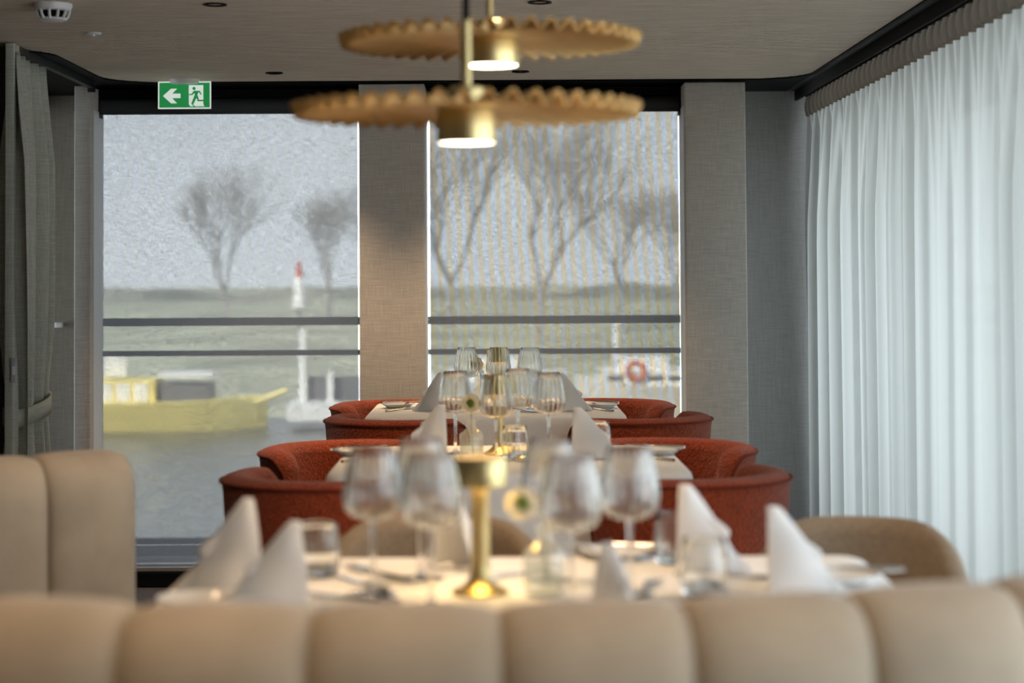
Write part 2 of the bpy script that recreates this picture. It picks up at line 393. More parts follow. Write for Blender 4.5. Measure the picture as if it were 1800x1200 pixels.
# other walls, out of frame, close the room
struct(MB().box(-4.1, -4.0, -3.1, 6.94, 0, 2.08).build('wall_left', M_wall, smooth=False))
struct(MB().box(-4.1, 1.95, -3.2, -3.1, 0, 2.08).build('wall_front', M_wall, smooth=False))
struct(MB().box(-4.0, -1.70, 6.86, 6.94, 0, CZ-.003).box(-2.12, -2.06, 6.94, 7.75, 0, CZ-.003).build('trim_11', M_dark, smooth=False), 'dark sheet standing in for the unlit room left of the curtain')  # shade of the room beyond, painted as a dark sheet
p0, p1 = atY(8, 400, 6.72).x, atY(24, 400, 6.72).x
struct(MB().rbox(p0, p1, 6.72, 6.80, 0, CZ-.004, .004).build('trim_12', M_lcurt), 'pale grey green post at the left edge')

w4 = struct(MB().box(-2.12, -2.06, 7.75, 7.81, 0, 2.05).box(-2.12, -2.06, 8.66, 8.71, 0, 2.05).box(-2.12, -2.06, 7.81, 8.66, 0, .08).box(-2.12, -2.06, 7.81, 8.66, 1.95, 2.05).build('window_4', M_graphite, smooth=False), 'side window added to light the left recess, hidden behind the tied curtain')  # added opening, lets daylight onto the left recess panel
MB().box(-2.095, -2.089, 7.81, 8.66, .08, 1.95).build('pane', M_pane, w4, smooth=False)
# the two windows behind the blinds
def back_window(n, x0, x1):
    f = MB().box(x0, x0+.012, 8.54, 8.60, .0, 1.995).box(x1-.012, x1, 8.54, 8.60, .0, 1.995).box(x0, x1, 8.54, 8.60, .0, .03).box(x0, x1, 8.54, 8.60, 1.958, 1.995)
    wdw = struct(f.build('window_%d' % n, M_graphite, smooth=False), 'floor to ceiling window behind the %s blind' % ('left', 'right')[n-1])
    MB().box(x0+.012, x1-.012, 8.567, 8.573, .03, 1.958).build('pane', M_pane, wdw, smooth=False)
back_window(1, xa(158.5)-.07, xa(631.5)+.06); back_window(2, xa(747)-.06, xa(1206)+.06)
jm = MB().box(xa(158.5)-.001, xa(158.5)+.003, 8.26, 8.45, .007, 1.95).box(xa(747)-.001, xa(747)+.003, 8.26, 8.45, .007, 1.95).box(xa(1206)-.003, xa(1206)+.001, 8.23, 8.45, .007, 1.95)
struct(jm.build('trim_13', M_jamb, smooth=False), 'white linings on the window reveals')

# roller blinds
YBL = 8.42
def blind(x0, x1, mat, chain_side, label):
    t = thing('roller_blind', label, 'blind', ((x0+x1)/2, YBL, 0), 0, 'grey screen blinds on the back windows')
    hw = (x1-x0)/2; zt, zb = 1.975, .030
    MB().loft([[(-hw-.008, -.01+.034*math.cos(a), zt+.034*math.sin(a)) for a in [2*PI*i/20 for i in range(20)]], [(hw+.008, -.01+.034*math.cos(a), zt+.034*math.sin(a)) for a in [2*PI*i/20 for i in range(20)]]], True, True, True).build('roller_tube', M_roller, t)
    n = 40; g = []
    for i in range(n+1):
        z = zt - .03 - (zt-.03-zb)*i/n; g.append([(-hw + 2*hw*j/24, .018 + .0012*math.sin(j*.9+i*.2), z) for j in range(25)])
    MB().loft(g, False).build('screen_fabric', mat, t)
    MB().rbox(-hw, hw, .010, .026, .016, .034, .004).build('bottom_bar', M_greyplast, t)
    for sx in (-1, 1): MB().box(sx*(hw+.006) - .006, sx*(hw+.006)+.006, -.055, .03, 1.925, 2.04).build('bracket', M_black, t, smooth=False)
    MB().box(-hw, hw, -.03, .03, 2.012, 2.045).build('top_profile', M_black, t, smooth=False)
    cb = MB(); cx = chain_side*(hw+.016)
    for side in (-1, 1):
        for i in range(210):
            z = 1.95 - i*.0082; u = i/210
            cb.lathe([(.0001, -.0028), (.0026, -.001), (.0026, .001), (.0001, .0028)], 5, (cx + side*.006 + .006*math.sin(u*19+side)*u, -.03+side*.008, z))
    o = cb.build('bead_chain', M_graphite, t); o['kind'] = 'stuff'
    return t
blind(atY(178.5, 450, YBL).x, atY(628.8, 450, YBL).x, M_blind_a, -1, 'grey screen roller blind left of the middle pillar, filling the left window')
blind(atY(756, 450, YBL).x, atY(1194.5, 450, YBL).x, M_blind_b, 1, 'grey screen roller blind with faint tan bands between middle and right pillars')

# ================================================================== ceiling fittings
def downlight(loc, label):
    t = thing('downlight', label, 'light', loc, 0, 'black recessed ceiling downlights')
    MB().lathe([(.030, .004), (.034, -.001), (.036, -.004), (.030, -.005), (.026, -.002), (.022, .012)], 28).build('bezel', M_black, t)
    MB().lathe([(.0001, .010), (.015, .010), (.023, .012)], 20).build('lens', M_glint, t)
    return t
def real_downlight(loc, label, watts=None):
    t = downlight(loc, label); spot(t, (0, 0, -.008), watts or DOWN_W, math.radians(95), WARM, .8, .02); return t
for (px, py), nm in (((378, 7), 'nearer downlight left of the pendants, at the top of the photo'), ((949, 3), 'nearer downlight just above the upper pendant'), ((482, 127.5), 'farther downlight right of the exit sign'), ((915, 125), 'farther downlight behind the lower pendant')):
    p = atZ(px, py, CZ); real_downlight((p.x, p.y, CZ), 'small black recessed downlight, ' + nm)
for yy, row, wt in ((3.85, 'in the row above the nearest table', 11), (1.85, 'in the row above the front sofa', 18), (-.15, 'in the row behind the front sofa', 20)):
    for xx, col in ((-.87, 'left'), (.1, 'right'), (-2.4, 'far left')):
        real_downlight((xx, yy, CZ), 'small black recessed downlight %s, %s one' % (row, col), wt)
# smoke detector
p = atZ(93, 7, CZ)
t = thing('smoke_detector', 'white round smoke detector on the ceiling at top left', 'smoke detector', (p.x, p.y, CZ))
MB().lathe([(.0001, 0), (.056, 0), (.056, -.008), (.052, -.018), (.044, -.022)], 36).build('mount', M_white, t)
MB().lathe([(.040, -.020), (.038, -.040), (.0001, -.040)], 30).build('sensor_core', M_black, t)
fm = MB()
for i in range(12):
    a = 2*PI*i/12; c, s_ = math.cos(a), math.sin(a)
    fm.tube([(c*.050, s_*.050, -.020), (c*.046, s_*.046, -.034), (c*.036, s_*.036, -.046)], .0045, 6)
fm.build('grille_ribs', M_white, t)
MB().lathe([(.040, -.042), (.041, -.047), (.030, -.051), (.0001, -.052)], 28).build('cap', M_white, t)
# sprinkler
p = atZ(164, 57, CZ)
t = thing('sprinkler_cap', 'tiny white flat sprinkler cap on ceiling below the smoke detector', 'sprinkler', (p.x, p.y, CZ))
MB().lathe([(.0001, -.001), (.026, -.001), (.027, -.005), (.024, -.008), (.0001, -.0085)], 24).build('cover_plate', M_white, t)
MB().lathe([(.0001, -.0083), (.006, -.0083), (.005, -.012), (.0001, -.012)], 12).build('plug', M_white, t)
# exit sign
YS = 8.02
c0, c1 = atY(278, 143.5, YS), atY(371, 191, YS)
t = thing('exit_sign', 'green and white emergency exit sign with arrow and running figure hanging from ceiling', 'sign', ((c0.x+c1.x)/2, YS, (c0.z+c1.z)/2))
W2, H2 = (c1.x-c0.x)/2, (c0.z-c1.z)/2
ztop = CZ-.001-(c0.z+c1.z)/2
MB().lathe([(.0001, 0), (.060, 0), (.060, -.010), (.054, -.020), (.030, -.022), (.0001, -.022)], 36, (0, 0, ztop)).build('mount', M_white, t)
MB().box(-.035, .035, -.010, .010, H2-.004, ztop-.02).build('led_bar', M_signled, t, smooth=False)
MB().box(-W2, W2, -.003, .003, -H2, H2).build('panel', M_sign_white, t, smooth=False)
def flat(outs, y, th=.0012):
    m = MB()
    for q in outs: m.loft([[(x, y-th, z) for x, z in q], [(x, y, z) for x, z in q]], True, True, True)
    return m
sx = lambda u: -W2 + 2*W2*(u-228)/(1418-228)       # pixels of the zoomed photograph of the sign
sz = lambda v: H2 - 2*H2*(v-298)/(914-298)
Q = lambda pts: [(sx(u), sz(v)) for u, v in pts]
flat([Q([(258, 328), (1392, 328), (1392, 886), (258, 886)])], -.003).build('green_field', M_sign_green, t, smooth=False)
flat([Q([(343, 625), (525, 462), (655, 462), (545, 572), (735, 572), (735, 672), (545, 672), (655, 790), (525, 790)])], -.0043).build('arrow', M_sign_white, t, smooth=False)
flat([Q([(922, 385), (1246, 385), (1246, 820), (1275, 860), (960, 860), (925, 820)])], -.0043).build('door_shape', M_sign_white, t, smooth=False)
fig = [[(1041+38*math.cos(a), 460+38*math.sin(a)) for a in [2*PI*i/16 for i in range(16)]],
       [(1035, 512), (1160, 512), (1140, 555), (1115, 600), (1145, 680), (1150, 715), (1125, 745), (1090, 660), (1055, 590)],
       [(1100, 512), (1170, 512), (1215, 590), (1195, 607), (1150, 545)],
       [(1035, 512), (1075, 530), (1000, 612), (928, 608), (928, 582), (985, 582)],
       [(1060, 590), (1110, 640), (1025, 815), (975, 805)],
       [(1110, 690), (1150, 715), (1275, 715), (1300, 750), (1120, 748)],
       [(985, 815), (1015, 812), (1075, 868), (1045, 872)]]
flat([Q(f) for f in fig], -.0057).build('running_figure', M_sign_green, t, smooth=False)

# pendants: pleated round brass sheet, drum lamp below, rod above
def pendant(px_c, py_d, Y, dia_px, py_bot, label, cable_py=None):
    D = dia_px*Y/F; zd = atY(px_c, py_d, Y).z; x = atY(px_c, py_d, Y).x
    t = thing('pendant_lamp', label, 'lamp', (x, Y, zd), 0, 'brass pendant lamps over the near table')
    n, rr = 48, 10; Rd = D/2; g = []
    seg = n*8
    for i in range(rr+1):
        r = .040 + (Rd-.040)*i/rr; am = .0105*(i/rr)**2.4
        g.append([(r*math.cos(2*PI*j/seg)*(1+.012*(i/rr)**8*math.cos(n*2*PI*j/seg)), r*math.sin(2*PI*j/seg)*(1+.012*(i/rr)**8*math.cos(n*2*PI*j/seg)), am*math.cos(n*2*PI*j/seg) + .004*(1-i/rr)) for j in range(seg)])
    d = MB().loft(g, True).build('pleated_disc', M_disc, t, ang=80)
    sm = d.modifiers.new('thickness', 'SOLIDIFY'); sm.thickness = .002
    rl = 52*Y/F; zb = atY(px_c, py_bot, Y).z - zd
    drum = MB().lathe([(.0001, .006), (rl*.96, .006), (rl, .0), (rl, zb+.004), (rl*.97, zb), (rl*.93, zb+.001)], 48).build('lamp_drum', M_brass, t)
    MB().lathe([(.0001, zb-.0005), (rl*.5, zb-.0005), (rl*.93, zb+.001)], 40).build('diffuser', M_pend_glow, drum)
    MB().lathe([(.0001, .040), (.026, .040), (.030, .036), (.030, .006), (.034, .004)], 32).build('cap', M_brass, t)
    top = CZ - zd
    if cable_py:
        zc = atY(px_c, cable_py, Y).z - zd
        MB().tube([(0, 0, .03), (0, 0, zc)], .0082, 16).build('rod', M_brass, t)
        MB().tube([(0, 0, zc), (0, 0, top-.01)], .006, 12).build('cable', M_black, t)
    else:
        MB().tube([(0, 0, .03), (0, 0, top-.01)], .0065, 16).build('rod', M_brass, t)
    MB().lathe([(.0001, top-.014), (.045, top-.014), (.048, top-.008), (.048, top)], 32).build('ceiling_rose', M_brass, t)
    spot(t, (0, 0, zb-.012), PEND_W, math.radians(150), WARM, .5, .04)
    return t
pendant(820, 196, 3.2, 612, 252, 'lower brass pendant with pleated round shade, hanging nearer', 36)
pendant(861, 73, 3.72, 530, 116, 'upper brass pendant with pleated round shade, hanging farther back')

# ================================================================== curtains
def voile():
    t = thing('voile_curtain', 'long white sheer curtain in soft folds along the right wall', 'curtain', (0, 0, 0))
    y0, y1 = 3.9, 8.66; n = 1000; rnd = random.Random(3)
    ph = [rnd.uniform(0, 6.28) for _ in range(8)]
    def saw(p, k=.6): v = math.sin(p); return math.copysign(abs(v)**k, v)
    def fold(s, u):      # s along the wall, u = 0 at heading, 1 at hem
        pl = saw(2*PI*s/.10 + .7*math.sin(s*3.1+ph[0]), .45)
        s2 = s + .05*u*math.sin(s*2.3+ph[1])
        big = saw(2*PI*s2/.235 + 1.9*math.sin(s2*3.3+ph[2]) + .8*math.sin(s2*9+ph[3]), .4)
        med = saw(2*PI*s2/.118 + 1.7*math.sin(s2*4.3+ph[4]), .8)
        k = min(1, u*3.0)
        return pl*.011*(1-k) + k*(.042*big*(.7+.35*math.sin(s*1.7+ph[5])) + .013*med*(.5+.5*math.sin(s*2.9+ph[6])))
    zs = [1.937 - 1.90*(i/16)**1.25 for i in range(17)]
    g = []
    for i, z in enumerate(zs):
        u = i/16
        g.append([(1.362 + fold(y0+(y1-y0)*j/n, u), y0+(y1-y0)*j/n, z) for j in range(n+1)])
    MB().loft(g, False).build('voile_fabric', M_sheer, t, ang=180)
    hd = []
    for z in (2.018, 1.99, 1.965, 1.936):
        hd.append([(1.360 + fold(y0+(y1-y0)*j/n, 0)*(2.2 if 1.95 < z < 2.0 else 1.5), y0+(y1-y0)*j/n, z) for j in range(n+1)])
    MB().loft(hd, False).build('pleated_heading', M_voiletape, t, ang=180)
    MB().box(1.345, 1.375, -1.2, y1, 2.02, 2.0775).build('curtain_rail', M_black, t, smooth=False)
voile()
def side_curtain():
    t = thing('tied_curtain', 'grey green linen curtain tied back at the left edge', 'curtain', (0, 0, 0))
    n = 220; rows = 44; g = []
    xc, yc = -1.655, 7.02
    for i in range(rows+1):
        z = 2.02 - 1.99*i/rows
        k = 1 - .26*math.exp(-((z-.79)/.22)**2) - .16*max(0, min(1, (2.02-z)/.5))*0
        k = k*(.93+.07*min(1, (2.02-z)/.3))
        ring = []
        for j in range(n+1):
            u = j/n; yy = -.30 + .60*u
            fold = math.sin(2*PI*u*4.6 + .5*math.sin(z*2.1)+1.0)
            fold = math.copysign(abs(fold)**.75, fold)
            am = (.022 + .038*min(1, max(0, (2.0-z)/.35)))*(.75+.25*math.sin(u*9+1))
            ring.append((xc + (am*fold + .012*math.sin(u*4+z))*k, yc + yy*k + .012*math.sin(z*3+u*5), z))
        g.append(ring)
    o = MB().loft(g, False).build('curtain_fabric', M_lcurt, t, ang=180)
    sm = o.modifiers.new('thickness', 'SOLIDIFY'); sm.thickness = .003
    band = [];
    for z in (.765, .795, .825):
        band.append([(xc + .064*math.cos(a), yc + .245*math.sin(a), z + .02*math.sin(a)) for a in [2*PI*i/40 for i in range(40)]])
    b = MB().loft(band, True).build('tieback', M_lcurt, t); sm = b.modifiers.new('thickness', 'SOLIDIFY'); sm.thickness = .006
    MB().box(xc-.012, xc+.012, 6.75, 8.12, 2.026, CZ-.002).build('curtain_track', M_graphite, t, smooth=False)
    MB().box(xc-.014, xc+.014, 8.10, 8.125, 2.010, 2.03).build('track_end', M_graphite, t, smooth=False)
side_curtain()
p = atY(104, 571, 8.66)
t = thing('tieback_hook', 'small white knob on the wall right of the tied curtain', 'hook', (p.x, 8.70, p.z))
MB().tube([(0, 0, 0), (0, -.03, 0), (.004, -.04, 0)], [.009, .009, .010], 12).build('post', M_white, t)
MB().rbox(-.018, .018, -.052, -.036, -.012, .012, .006).build('knob', M_white, t)
p = atY(25.5, 651, 6.71)
t = thing('wall_switch', 'narrow grey white switch plate on the post at far left', 'switch', (p.x-.004, 6.72, p.z))
pl_ = MB().rbox(-.010, .010, -.009, 0, -.041, .041, .003).build('plate', M_greyplast, t)
MB().rbox(-.005, .005, -.013, -.008, -.015, .015, .002).build('rocker', M_white, pl_)

# ================================================================== seating
def tub_parts(t, mat, pipe):
    """barrel chair: shell of 194 degrees opening toward +Y, cushion, piping, four legs"""
    A = math.radians(97); n = 56; rings = []; pip = []; pip2 = []
    prof_n = 14
    for i in range(n+1):
        a = -A + 2*A*i/n; e = min(1, (A-abs(a))/math.radians(16))     # 0 at the arm end, 1 away from it
        er = math.sqrt(max(0, 1-(1-e)**2))
        zt = .655 + .115*er
        sh = []
        ro, ri = .275, .205; mid = (ro+ri)/2; hw = (ro-ri)/2*(.55+.45*er)
        pts = [(ro-.045, .22), (ro-.030, .35), (ro-.012, .55), (mid+hw, zt-.035), (mid+hw+.004, zt-.014), (mid+hw*.80, zt-.002), (mid+hw*.3, zt+.004), (mid-hw*.4, zt+.003), (mid-hw*.85, zt-.008), (mid-hw, zt-.03), (ri-.002, .60), (ri+.004, .48), (ri+.004, .36), (ri, .22)]
        d = Vector((math.sin(a), -math.cos(a)))
        for r, z in pts: sh.append((d.x*r, d.y*r, z))
        rings.append(sh)
        pip.append((d.x*(mid+hw+.005), d.y*(mid+hw+.005), zt-.013))
    MB().loft(rings, True, True, True).build('tub_shell', mat, t, ang=60)
    # piping round the outer rim and down both arm fronts
    for s_, ends in ((1, None),):
        last, first = rings[-1], rings[0]
        path = [first[2], first[3]] + pip + [last[3], last[2]]
        MB().tube(path, .0045, 6).build('piping', pipe, t)
    c = []
    for z, k in ((.30, .96), (.33, 1), (.44, 1), (.47, .95), (.482, .80)):
        ring = []
        for j in range(48):
            a = 2*PI*j/48; x, yv = math.cos(a), math.sin(a)
            rr = .203*k; yy = rr*yv if yv < 0 else rr*math.copysign(abs(yv)**.7, yv)*1.12
            ring.append((rr*x*(1.0), yy, z))
        c.append(ring)
    MB().loft(c, True, True, True).build('seat_cushion', mat, t, ang=60)
    MB().lathe([(.0001, .22), (.19, .22), (.19, .30), (.0001, .30)], 32).build('seat_base', mat, t)
    for sx_ in (-1, 1):
        for sy_ in (-1, 1):
            MB().tube([(sx_*.12, sy_*.12, .22), (sx_*.15, sy_*.15, 0)], [.018, .011], 10).build('leg', M_wood, t)
tub0 = None
def tub(x, y, face, label):
    """face = compass angle the seat opens to, measured from +X"""
    global tub0
    rz = face - PI/2
    if tub0 is None:
        tub0 = thing('tub_chair', label, 'chair', (x, y, 0), rz, 'rust boucle tub chairs'); tub_parts(tub0, M_rust, M_rustpipe); return tub0
    return dup(tub0, label, (x, y, 0), rz)
D_ = math.radians
tub(-.320, 6.874, D_(50), 'rust boucle tub chair at the farthest table, near side left')
tub(.455, 6.874, D_(130), 'rust boucle tub chair at the farthest table, near side right')
tub(-.355, 7.52, D_(-50), 'rust boucle tub chair at the farthest table, far side left by the blind')
tub(.385, 7.52, D_(-130), 'rust boucle tub chair at the farthest table, far side right by the blind')
tub(-.400, 4.90, D_(48), 'rust boucle tub chair at the middle table, near side left, largest on the left')
tub(.435, 4.90, D_(132), 'rust boucle tub chair at the middle table, near side right, largest on the right')
tub(-.395, 5.62, D_(-48), 'rust boucle tub chair at the middle table, far side left')
tub(.445, 5.62, D_(-132), 'rust boucle tub chair at the middle table, far side right')

def dining_chair(x, y, face, label, scale=1.0):
    t = thing('dining_chair', label, 'chair', (x, y, 0), face - PI/2, 'tan round back dining chairs')
    A = math.radians(82); n = 40; rings = []
    for i in range(n+1):
        a = -A + 2*A*i/n; u = abs(a)/A
        zt = .50 + .285*(1-u**4.5)**.8
        ro, ri = .245, .195; sh = []
        d = Vector((math.sin(a), -math.cos(a)))
        for r, z in ((ro-.03, .42), (ro-.015, .48), (ro, zt-.03 if zt-.03 > .5 else .5), (ro-.006, zt-.008), ((ro+ri)/2, zt+.004), (ri+.004, zt-.006), (ri, zt-.03 if zt-.03 > .49 else .49), (ri-.004, .46), (ri-.004, .42)):
            sh.append((d.x*r*scale, d.y*r*scale, z))
        rings.append(sh)
    MB().loft(rings, True, True, True).build('curved_back', M_tan, t, ang=60)
    c = []
    for z, k in ((.38, .95), (.40, 1), (.46, 1), (.475, .96), (.482, .8)):
        c.append([(.232*k*scale*math.copysign(abs(math.cos(a))**.75, math.cos(a)), .01+.225*k*scale*math.copysign(abs(math.sin(a))**.75, math.sin(a)), z) for a in [2*PI*j/44 for j in range(44)]])
    MB().loft(c, True, True, True).build('seat', M_tan, t, ang=60)
    for sx_ in (-1, 1):
        for sy_ in (-1, 1):
            MB().tube([(sx_*.15, .01+sy_*.15, .39), (sx_*.19, .01+sy_*.19, 0)], [.017, .010], 10).build('leg', M_wood, t)
dining_chair(atY(762, 900, 3.72).x, 3.66, D_(-90), 'tan round back dining chair behind the near table, hidden behind the lamp')
dining_chair(atY(1507, 900, 3.6).x, 3.62, D_(-104), 'tan round back dining chair by the voile curtain, right end of the near table', .90)

# channel sofa: arc of upright padded channels around a table
def sofa_parts(t, Rm, n, half, zt, only_back=False):
    """arc centred on the thing's origin, opening toward +Y; rear padded channels bulge outward"""
    th = .085
    w_ = 2*half/n
    for k in range(n):
        a0, a1 = -half + k*w_, -half + (k+1)*w_
        rings = []
        m = 14
        for i in range(m+1):
            u = -1 + 2*i/m; a = a0 + (a1-a0)*(i/m)
            bul = (1-abs(u)**2.6)**.6*.020 - .020
            ring = []
            d = Vector((math.sin(a), -math.cos(a)))
            # superellipse section: x = thickness direction (outward positive), z = height
            t_, rz_ = th + bul, .105
            sec = [(t_, .25+(zt-rz_-.25)*q/5) for q in range(5)] + [(t_*math.copysign(abs(math.cos(PI*q/16))**.8, math.cos(PI*q/16)), zt-rz_+(rz_+bul*.5)*math.sin(PI*q/16)**.9 if 0 < q < 16 else zt-rz_) for q in range(17)] + [(-t_, .25+(zt-rz_-.25)*q/5) for q in range(4, -1, -1)]
            for off, zz in sec:
                r = Rm + off
                ring.append((d.x*r, d.y*r, zz))
            rings.append(ring)
        MB().loft(rings, True, True, True).build('back_channel', M_beige, t, ang=75)
    g = []
    for i in range(41):
        a = -half + 2*half*i/40; d = Vector((math.sin(a), -math.cos(a))); ring = []
        for r, z in ((Rm-.07, .26), (Rm-.07, .44), (Rm-.10, .468), (Rm-.50, .468), (Rm-.53, .44), (Rm-.53, .26)): ring.append((d.x*r, d.y*r, z))
        g.append(ring)
    MB().loft(g, True, True, True).build('seat_cushion', M_beige, t, ang=60)
    g = []
    for i in range(41):
        a = -half*.98 + 2*half*.98*i/40; d = Vector((math.sin(a), -math.cos(a)))
        g.append([(d.x*r, d.y*r, z) for r, z in ((Rm+.04, 0), (Rm+.04, .26), (Rm-.50, .26), (Rm-.50, 0))])
    MB().loft(g, True, True, True).build('plinth', M_wood, t, ang=60)
RM = 1.65
sofa = thing('channel_sofa', 'curved beige channel tufted sofa across the bottom, seen from behind', 'sofa', (-.10, 2.06+RM, 0), 0, 'beige channel sofas')
sofa_parts(sofa, RM-.085, 9, .208*9/2/RM, .901)
dup(sofa, 'beige channel tufted sofa back at left, in front of the left blind', (-1.945, 5.19, 0), D_(15))

# ================================================================== tables and cloths
TZ = .775
def table(cx, y0, y1, hw, label, cl_label, seed):
    cy = (y0+y1)/2; hd = (y1-y0)/2
    t = thing('dining_table', label, 'table', (cx, cy, 0), 0, 'cloth covered dining tables')
    MB().rbox(-hw+.006, hw-.006, -hd+.006, hd-.006, .735, TZ-.004, .055).build('tabletop', M_wood, t)
    MB().lathe([(.045, .03), (.04, .10), (.04, .735)], 20).build('pedestal', M_graphite, t)
    MB().lathe([(.0001, 0), (.22, 0), (.22, .012), (.05, .03), (.0001, .032)], 32).build('foot_plate', M_graphite, t)
    rnd = random.Random(seed); n = 240; R0 = .05
    # perimeter of a rounded rectangle
    per = []
    for qx, qy, a0 in ((hw-R0, hd-R0, 0), (-hw+R0, hd-R0, PI/2), (-hw+R0, -hd+R0, PI), (hw-R0, -hd+R0, 1.5*PI)):
        for i in range(9):
            a = a0 + PI/2*i/8; per.append((Vector((qx+R0*math.cos(a), qy+R0*math.sin(a))), Vector((math.cos(a), math.sin(a)))))
    out = []
    L = [0]
    for i in range(len(per)): L.append(L[-1] + (per[(i+1) % len(per)][0]-per[i][0]).length)
    for k in range(n):
        s_ = L[-1]*k/n; i = max(j for j in range(len(per)) if L[j] <= s_+1e-9)
        f = (s_-L[i])/max(1e-6, L[i+1]-L[i]); j = (i+1) % len(per)
        p = per[i][0].lerp(per[j][0], f); d = per[i][1].lerp(per[j][1], f).normalized()
        corner = 1 - min(1, min(abs(abs(p.x)-hw), abs(p.x-hw))/.22)*1 if False else max(0, 1-math.hypot(hw-abs(p.x), hd-abs(p.y))/.16)
        out.append((p, d, s_, corner))
    rows = []
    p1, p2 = rnd.uniform(0, 6), rnd.uniform(0, 6)
    for q, (ins, dz, k) in enumerate(((.05, 0, 0), (.014, 0, 0), (.004, -.003, 0), (0, -.012, 0), (0, -.03, .1), (0, -.07, .35), (0, -.12, .6), (0, -.17, .85), (0, -.215, 1))):
        ring = []
        for p, d, s_, c_ in out:
            rip = k*(.010*math.sin(s_*21+p1) + .006*math.sin(s_*37+p2)) + k*.030*c_
            z = TZ + dz*(1+.25*c_)
            ring.append((p.x - d.x*ins + d.x*rip, p.y - d.y*ins + d.y*rip, z))
        rows.append(ring)
    m = MB().loft(rows, True, True, False)
    c = m.build('tablecloth', M_cloth, None, (cx, cy, 0), ang=75)
    tag(c, cl_label, 'tablecloth', 'white tablecloths')
    return t
table(.05, 2.60, 3.40, .56, 'pedestal table under the cloth nearest the sofa', 'white tablecloth on the nearest table behind the sofa', 1)
table(.025, 4.80, 5.62, .445, 'pedestal table under the cloth between the middle four rust chairs', 'white tablecloth on the middle table', 2)
table(-.01, 6.76, 7.54, .448, 'pedestal table under the cloth nearest the blinds', 'white tablecloth on the farthest table by the windows', 3)

# ================================================================== tableware
def place_kind(proto_fn, cache={}):
    def put(pos, rz, label, group):
        k = proto_fn.__name__
        if k not in cache:
            cache[k] = proto_fn(label, pos, rz, group); return cache[k]
        return dup(cache[k], label, pos, rz, group)
    return put
def _wine(label, pos, rz, group):
    t = thing('wine_glass', label, 'glass', pos, rz, group)
    prof = [(.0045, .111, 0), (.018, .1125, 0), (.032, .117, .3), (.0400, .126, .8), (.0438, .137, 1), (.0446, .148, 1), (.0428, .167, 1), (.0390, .188, 1), (.0348, .206, .8), (.0316, .219, .2), (.0310, .2198, 0), (.0307, .219, .2)]
    inner = [(max(.0001, p[0]-.0011), p[1]+(.0012 if p[1] < .14 else 0), 0) for p in prof[:-2]][::-1]
    prof = [(.0001, .1108, 0)] + prof[:-2] + [(.0309, .2199, 0)] + inner[1:] + [(.0001, .1122, 0)]
    MB().lathe(prof, 120, rib=.013, ribn=20).build('bowl', M_bowl, t, ang=60)
    MB().lathe([(.0001, .0006), (.036, .0006), (.0362, .0018), (.020, .0032), (.008, .0065), (.0045, .014), (.0038, .03), (.0036, .07), (.0040, .098), (.0052, .108), (.0045, .1115), (.0001, .1118)], 32).build('stem', M_stem, t)
    return t
def _tumbler(label, pos, rz, group):
    t = thing('tumbler', label, 'glass', pos, rz, group)
    MB().lathe([(.030, .010, 0), (.0345, .014, .3), (.0362, .024, 1), (.0358, .04, 1), (.0335, .065, .8), (.0315, .083, .1), (.0308, .0845, 0), (.0301, .083, 0), (.0322, .065, 0), (.0344, .04, 0), (.0346, .024, 0), (.030, .0128, 0)], 120, rib=.012, ribn=20).build('wall', M_bowl, t, ang=60)
    MB().lathe([(.0001, .0006), (.028, .0006), (.033, .004), (.034, .010), (.030, .0125), (.0001, .0115)], 36).build('thick_base', M_stem, t)
    return t
def _plate(label, pos, rz, group):
    t = thing('side_plate', label, 'plate', pos, rz, group)
    MB().lathe([(.0001, .004), (.034, .004), (.038, .005), (.050, .012), (.062, .0165), (.0632, .0155), (.052, .0095), (.040, .001), (.036, .0005), (.034, .002), (.0001, .0025)], 48).build('dish', M_porc, t)
    return t
def _knife(label, pos, rz, group):
    t = thing('table_knife', label, 'cutlery', pos, rz, group)
    MB().prism([(-.006, 0), (.006, 0), (.0085, .03), (.0085, .075), (.006, .10), (.001, .108), (-.0045, .10), (-.006, .05)], .0012, .0026).build('blade', M_steel, t, smooth=False)
    MB().tube([(0, .004, .003), (0, -.03, .0035), (0, -.075, .004), (0, -.098, .004)], [.0032, .0042, .0052, .0034], 10).build('handle', M_steel, t)
    return t
def _fork(label, pos, rz, group):
    t = thing('table_fork', label, 'cutlery', pos, rz, group)
    MB().tube([(0, .03, .006), (0, .0, .0045), (0, -.05, .0035), (0, -.098, .0035)], [.0030, .0028, .0046, .0042], 10).build('handle', M_steel, t)
    m = MB().prism([(-.003, .025), (.003, .025), (.011, .05), (.0115, .065), (-.0115, .065), (-.011, .05)], .0045, .0062)
    m.build('head', M_steel, t, smooth=False)
    for k in range(4):
        x = -.0098 + .0065*k
        MB().tube([(x, .062, .0053), (x, .085, .0052), (x, .102, .007)], [.0017, .0016, .0008], 6).build('tine', M_steel, t)
    return t
